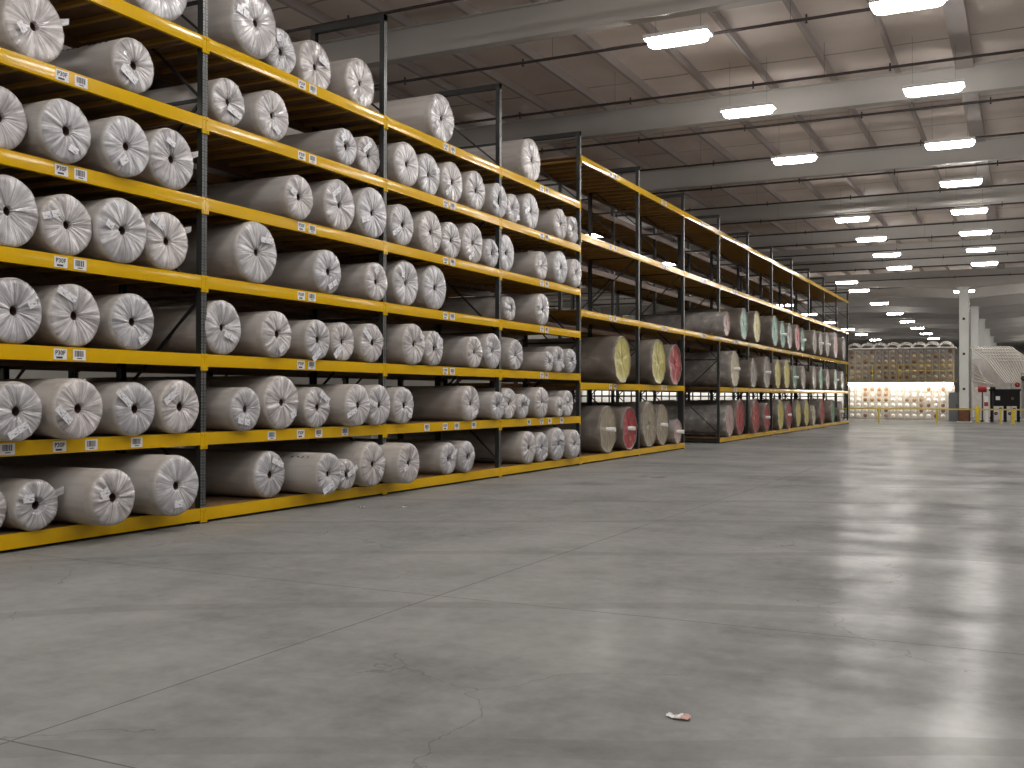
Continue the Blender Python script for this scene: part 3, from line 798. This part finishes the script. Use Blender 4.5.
# cartons at the back of the tall rack's middle shelf
CART = [(-12.3, 25.2, .5, .6, .45, 'brown carton, leftmost of the row at the back of the middle shelf'),
        (-12.3, 26.15, .5, .5, .62, 'taller brown carton next to the post at the back of the middle shelf'),
        (-12.3, 27.6, .5, .7, .5, 'wide brown carton behind the empty front of the middle shelf'),
        (-12.2, 28.7, .5, .5, .35, 'low brown carton, farthest of those at the back of the middle shelf')]
for x, y, w_, d_, h_, lab in CART:
    t = thing('carton', lab, 'box', (x, y, FZ[2] + 0.001), 'cartons at the back of the tall rack')
    q = MB(); q.box(-w_ / 2, -d_ / 2, 0, w_ / 2, d_ / 2, h_); q.box(-w_ / 2 - .003, -0.005, h_ - .06, w_ / 2 + .003, 0.005, h_ + .002)
    q.build('carton_body', M['carton'], t)
    q = MB(); q.box(-w_ / 2 - 0.002, -0.03, h_, w_ / 2 + 0.002, 0.03, h_ + 0.003); q.build('tape', M['yarn_tan'], t)

# ================================================================== YARN CREEL
M['tan_net'] = simple('tan_net', (0.50, 0.42, 0.32), 0.7, noise=0.2, scale=4)
M['mezz'] = simple('ochre_edge', (0.36, 0.27, 0.08), 0.6)
M['panel'] = simple('grey_net', (0.66, 0.63, 0.60), 0.7, noise=0.12, scale=5)
CY = 75.0
cx0, cx1 = -10.9, -4.15
cre = thing('yarn_creel', 'two-tier creel full of yarn cones behind the yellow rail, lower tier brightly lit', 'yarn creel', (0, CY, 0))
NCOL = 15; pitch = (cx1 - cx0) / NCOL
ZT = [0.12 + 0.36 * i for i in range(7)]            # lower shelves
ZU = [2.75 + 0.345 * i for i in range(7)]
for k in range(NCOL + 1):
    x = cx0 + pitch * k
    q = MB(); q.box(x - 0.02, -0.03, 0, x + 0.02, 0.03, 4.85); q.build('creel_post', M['creel_frame'], cre)
q = MB()
for z in ZT[:-1] + ZU[:-1]:
    q.box(cx0, 0.0, z - 0.012, cx1, 0.03, z + 0.012)
q.build('shelf_rail', M['creel_frame'], cre)
q = MB(); q.box(cx0 - 0.1, -0.95, 2.54, cx1 + 0.1, 1.4, 2.62); q.build('mezzanine_floor', M['mezz'], cre, label='yellow-edged walkway between the tiers')
q = MB(); q.box(cx0 - 0.1, -0.1, 4.85, cx1 + 0.1, 1.4, 4.92); q.build('creel_top', M['white_metal'], cre)
q = MB(); q.box(cx0, 0.55, 0.02, cx1, 0.6, 2.45); q.build('back_panel', M['panel'], cre)
q = MB(); q.box(cx0, 0.55, 2.65, cx1, 0.6, 4.8); q.build('back_panel', M['tan_net'], cre)
for k in range(5):
    xa = cx0 + (cx1 - cx0) * k / 5
    q = MB(); q.box(xa + 0.04, -0.92, 2.30, xa + (cx1 - cx0) / 5 - 0.04, -0.70, 2.50)
    q.build('strip_lamp', M['strip'], cre, label='bright strip lamp along the lower tier')
# walkway rail of the upper tier
q = MB()
for z in (3.3, 3.72): q.tube([(cx0, -0.9, z), (cx1 + 0.05, -0.9, z)], 0.018, 6)
for k in range(5): q.tube([(cx0 + 1.69 * k, -0.9, 2.6), (cx0 + 1.69 * k, -0.9, 3.72)], 0.02, 6)
q.build('handrail', M['rail'], cre, label='yellow handrail')
def cone_mesh(mat):
    q = MB(); q.lathe([(-0.10, 0.028), (-0.10, 0.110), (-0.085, 0.130), (0.12, 0.105), (0.13, 0.09), (0.13, 0.02)], 16, axis='y')
    q.lathe([(-0.13, 0.022), (-0.13, 0.03), (-0.02, 0.03)], 10, axis='y', mi=1)
    return q, [mat, M['core']]
protos = {}
rnd = random.Random(11)
for tier, zs in (('lower', ZT), ('upper', ZU)):
    for ri, z in enumerate(zs[:-1]):
        for k in range(NCOL):
            x = cx0 + pitch * (k + 0.5)
            if tier == 'lower': kind = 'yarn_brown' if (k in (2, 3, 4, 5, 10, 11, 12, 13) and rnd.random() < 0.5) or (k in (8, 9) and ri in (3,)) else 'yarn_white'
            else: kind = rnd.choice(('yarn_tan', 'yarn_dim_grey', 'yarn_tan', 'yarn_brown', 'yarn_dim_grey'))  # upper cones: the weaker light up here is put into their colours
            col = {'yarn_white': 'white', 'yarn_brown': 'brown', 'yarn_tan': 'tan', 'yarn_dim_grey': 'grey'}[kind]
            if kind not in protos:
                q, ms = cone_mesh(M[kind]); o = q.build('yarn_cone', ms); protos[kind] = o
            else:
                o = protos[kind].copy(); C.objects.link(o)
            o.location = (x, CY + 0.02, z + 0.165)
            tag(o, '%s yarn cone, %s from the left, %s row up of the %s creel tier' % (col, ORD[k], ORD[ri] if ri else 'lowest', tier), 'yarn cone', 'yarn cones in the %s tier of the creel' % tier)
# bundles of white tubes looping over the top of the creel
for k in range(8):
    x = cx0 + 0.35 + k * 0.84
    q = MB()
    for j in range(5):
        pts = []
        for i in range(13):
            t = PI * i / 12; pts.append((x - 0.42 * math.cos(t) * (0.85 + 0.07 * j), CY + 0.1 + 0.14 * j, 4.93 + (0.18 + 0.05 * j) * math.sin(t)))
        q.tube(pts, 0.022, 6)
    tag(q.build('yarn_tube_loop', M['tubing']), 'white bundle of yarn tubes arching on the creel top, %s from the left' % ORD[k], 'tubing', 'yarn tube loops on the creel')

# long lit creel behind the racks, seen through the gaps under the shelves
cr2 = thing('yarn_creel', 'brightly lit creel glimpsed through the gaps under the rack shelves', 'yarn creel', (0, CY, 0))
q = MB()
for k in range(34):
    x = -31 + 0.6 * k
    q.box(x - 0.04, -0.05, 0, x + 0.04, 0.05, 4.6)
q.box(-31, -0.02, 4.5, -11.3, 0.4, 4.6); q.box(-31, -0.02, 2.5, -11.3, 0.4, 2.6)
q.build('creel_frame', M['steel_dark'], cr2)
q = MB(); q.box(-31, 0.42, 0.02, -11.3, 0.46, 2.45); q.build('back_panel', M['white_metal'], cr2)
for k in range(8):
    q = MB(); q.box(-30.8 + 2.45 * k, -0.36, 2.36, -28.5 + 2.45 * k, -0.16, 2.46); q.build('strip_lamp', M['strip'], cr2)
# ================================================================== RIGHT-HAND MACHINERY
RY = 77.0
tf = thing('tube_rack', 'fan of pale yarn tubes slanting down behind the grey column', 'tube rack', (0, RY, 0))
q = MB()
for k in range(16):
    xa = -3.1 + 0.17 * k; yk = 0.05 * k
    q.tube([(xa - 0.2, yk, 4.95), (xa + 0.85, yk, 4.1), (xa + 2.0 - 0.05 * k, yk, 2.5)], 0.05, 6)
for k in range(6):
    q.tube([(-3.15, 0.9, 4.2 - 0.3 * k), (-2.2 + 0.1 * k, 0.9, 2.4)], 0.05, 6)
q.build('slanting_tubes', M['tubing'], tf)
q = MB()
for k in range(5):
    z = 4.8 - 0.2 * k
    q.tube([(-2.9 + 0.35 * k, -0.1, z), (-0.55 + 0.15 * k, -0.1, z - 0.04)], 0.04, 6)
q.build('level_tubes', M['tubing'], tf)
q = MB()
q.bar((-3.4, 1.0, 4.98), (-0.75, 1.0, 4.98), 0.06, 0.08); q.bar((-0.75, 1.0, 4.98), (0.35, 1.0, 3.75), 0.06, 0.08)
for x in (-3.2, -0.75): q.box(x - 0.04, 0.96, 0, x + 0.04, 1.04, 4.98)
q.build('support_frame', M['creel_frame'], tf)
q = MB(); q.box(-3.1, 1.35, 0.0, 1.4, 1.42, 4.2); q.build('back_panel', M['panel'], tf)
# yarn sheet from the creel to the column side
q = MB()
for k in range(14):
    q.tube([(-4.2, CY + 0.3 + 0.1 * k, 4.85 - 0.16 * k), (-3.0, CY + 1.2 + 0.1 * k, 4.5 - 0.14 * k)], 0.016, 5)
tag(q.build('tube_bundle', M['tubing']), 'short bundle of pale tubes leaving the end of the cone creel', 'tubing')

mc = thing('black_machine', 'black tufting machine on dark legs behind the yellow rail', 'machine', (-1.05, 72.5, 0))
q = MB(); q.box(-0.85, -0.5, 1.0, 0.85, 0.5, 2.05); q.box(-0.9, -0.55, 1.95, 0.9, 0.55, 2.07); q.build('machine_body', M['black'], mc)
for x in (-0.75, 0.0, 0.75):
    q = MB(); q.box(x - 0.09, -0.4, 0, x + 0.09, 0.4, 1.0); q.build('leg', M['black'], mc)
q = MB()
for k in range(7): q.lathe([(-0.46, 0.10), (0.46, 0.10), (0.46, 0.03)], 12, axis='y', c=(-0.78 + 0.26 * k, 0, 0.25 + 0.28 * (k % 3)))
q.build('rollers', M['steel_dark'], mc)
q = MB(); q.box(-0.52, -0.52, 1.38, -0.28, -0.505, 1.62); q.build('indicator_panel', M['white_plastic'], mc, label='small white panel')
q = MB(); q.box(0.36, -0.52, 1.4, 0.5, -0.505, 1.56); q.build('indicator_panel', M['rust'], mc, label='small brown panel')

m2 = thing('winding_stand', 'cluttered grey winding stand at the far right edge beside the black machine', 'machine', (0.15, 73.2, 0))
q = MB(); q.box(-0.3, -0.3, 0, -0.22, 0.3, 3.1); q.box(0.9, -0.3, 0, 0.98, 0.3, 3.1); q.box(-0.3, -0.3, 1.2, 0.98, 0.3, 1.3); q.box(-0.3, -0.3, 3.0, 0.98, 0.3, 3.1); q.box(-.3, .25, .2, .98, .3, 2.9)
q.build('stand_frame', M['creel_frame'], m2)
for i, (x, z, mt) in enumerate(((-0.5, 2.35, 'red'), (-0.15, 2.75, 'steel_dark'), (0.15, 2.3, 'red'), (0.35, 2.7, 'steel_dark'), (0.2, 1.7, 'rust'), (0.55, 2.1, 'steel_dark'), (0.6, 1.7, 'yarn_white'))):
    q = MB(); q.lathe([(-0.45, 0.03), (-0.45, 0.16), (0.3, 0.16), (0.3, 0.03)], 16, axis='y', c=(x, 0, z)); q.build('spool', M[mt], m2)

rs = thing('red_spool', 'dark red spool with white hubs on a post beside the grey column', 'spool', (-2.35, 72.3, 0))
q = MB(); q.lathe([(-0.25, 0.0), (-0.25, 0.20), (0.25, 0.20), (0.25, 0.0)], 24, axis='x', c=(0, 0, 2.07)); q.build('spool_drum', M['red'], rs)
q = MB(); q.lathe([(-0.45, 0.0), (-0.45, 0.08), (0.45, 0.08), (0.45, 0.0)], 16, axis='x', c=(0, 0, 2.07)); q.build('spool_hub', M['white_plastic'], rs)
q = MB(); q.box(-0.04, 0.0, 0, 0.04, 0.08, 1.95); q.box(-.2, -.16, 0, .2, .24, .03); q.build('stand', M['steel_dark'], rs)
bs = thing('black_spool', 'small black spool on a post left of the black machine', 'spool', (-1.72, 71.6, 0))
q = MB(); q.lathe([(-0.16, 0.0), (-0.16, 0.13), (0.16, 0.13), (0.16, 0.0)], 20, axis='x', c=(0, 0, 2.08)); q.build('spool_drum', M['black'], bs)
q = MB(); q.box(-0.03, 0.0, 0, 0.03, 0.06, 2.0); q.box(-.15, -.12, 0, .15, .18, .03); q.build('stand', M['steel_dark'], bs)

bp_ = thing('barrier_post', 'red and white banded post beside the grey column', 'post', (-2.1, 71.3, 0))
q = MB(); q.lathe([(0.0, 0.12), (1.0, 0.12)], 20, axis='z'); q.lathe([(1.0, 0.12), (1.25, 0.12)], 20, axis='z', mi=1); q.lathe([(1.25, 0.12), (1.6, 0.12), (1.62, 0.0)], 20, axis='z')
q.lathe([(0, 0.18), (0.02, 0.18), (0.02, 0)], 20, axis='z')
q.build('post_body', [M['white_plastic'], M['red']], bp_)
yb = thing('bollard', 'yellow bollard with rounded cap beside the grey column', 'bollard', (-2.55, 70.3, 0))
q = MB(); q.lathe([(0, 0.13), (0.9, 0.13), (0.98, 0.10), (1.02, 0.05), (1.03, 0.0)], 20, axis='z'); q.lathe([(0, 0.19), (0.025, 0.19), (0.025, 0.12)], 20, axis='z')
q.build('bollard_body', M['rail'], yb)

cb = thing('control_cabinet', 'dark grey control cabinet left of the pale column', 'cabinet', (-4.05, 72.6, 0))
q = MB(); q.box(-0.28, -0.25, 0.05, 0.28, 0.25, 1.85); q.box(-0.3, -0.27, 0, 0.3, 0.27, 0.06); q.build('cabinet_body', M['grey_cabinet'], cb)
q = MB(); q.box(-0.25, -0.275, 0.12, 0.25, -0.252, 1.8); dr = q.build('door', M['grey_cabinet'], cb)
q = MB(); q.box(0.17, -0.30, 0.9, 0.2, -0.276, 1.1); q.build('handle', M['black'], dr)

# yellow guard rail
gr = thing('guard_rail', 'low yellow guard rail across the end of the aisle', 'railing', (0, 67.0, 0))
for xa, xb in ((-11.6, -4.6), (-4.6, -0.2), (-0.2, 3.6)):
    q = MB(); q.box(xa, -0.03, 0.80, xb, 0.03, 0.88); q.build('rail_bar', M['rail'], gr)
for x, w_ in ((-11.3, .05), (-7.95, .05), (-4.65, .05), (-1.2, .05), (-0.55, .09), (3.5, .05)):
    q = MB(); q.box(x - w_, -w_, 0, x + w_, w_, 0.86); q.box(x - w_ * 1.8, -w_ * 1.8, 0, x + w_ * 1.8, w_ * 1.8, 0.02); q.build('rail_post', M['rail'], gr)

# ================================================================== LITTER
def scrap(x, y, s, label, mats, seed_):
    rnd = random.Random(seed_); t = thing('paper_scrap', label, 'litter', (x, y, 0.0))
    for j, mt in enumerate(mats):
        q = MB(); nx, ny = 6, 4; vs = []; 
        for top_ in (0, 1):
            for i in range(nx):
                for k in range(ny):
                    u = i / (nx - 1) - .5; v = k / (ny - 1) - .5
                    h = 0.35 * s * abs(math.sin(3 * u + j) * math.cos(4 * v + seed_)) + 0.0015 + rnd.uniform(0, 0.12) * s
                    vs.append((u * s * 1.5 + j * s * 0.8, v * s * (1 + .3 * math.sin(5 * u)), h + 0.0015 * top_))
        fs = []
        for i in range(nx - 1):
            for k in range(ny - 1):
                a = i * ny + k; fs.append((a, a + 1, a + ny + 1, a + ny)); b_ = a + nx * ny; fs.append((b_, b_ + ny, b_ + ny + 1, b_ + 1))
        q.add(vs, fs); q.build('crumpled_piece', mt, t)
M['wrapper'] = simple('pinkish_paper', (0.55, 0.36, 0.30), 0.6, noise=0.4, scale=40)
scrap(-1.56, 5.0, 0.05, 'small crumpled pink and white wrapper on the open floor', [M['label'], M['wrapper']], 1)
scrap(-8.43, 12.3, 0.06, 'white paper scrap on the floor near the bottom shelf, left of two', [M['label']], 2)
scrap(-7.9, 12.6, 0.05, 'white paper scrap on the floor near the bottom shelf, right of two', [M['label']], 3)
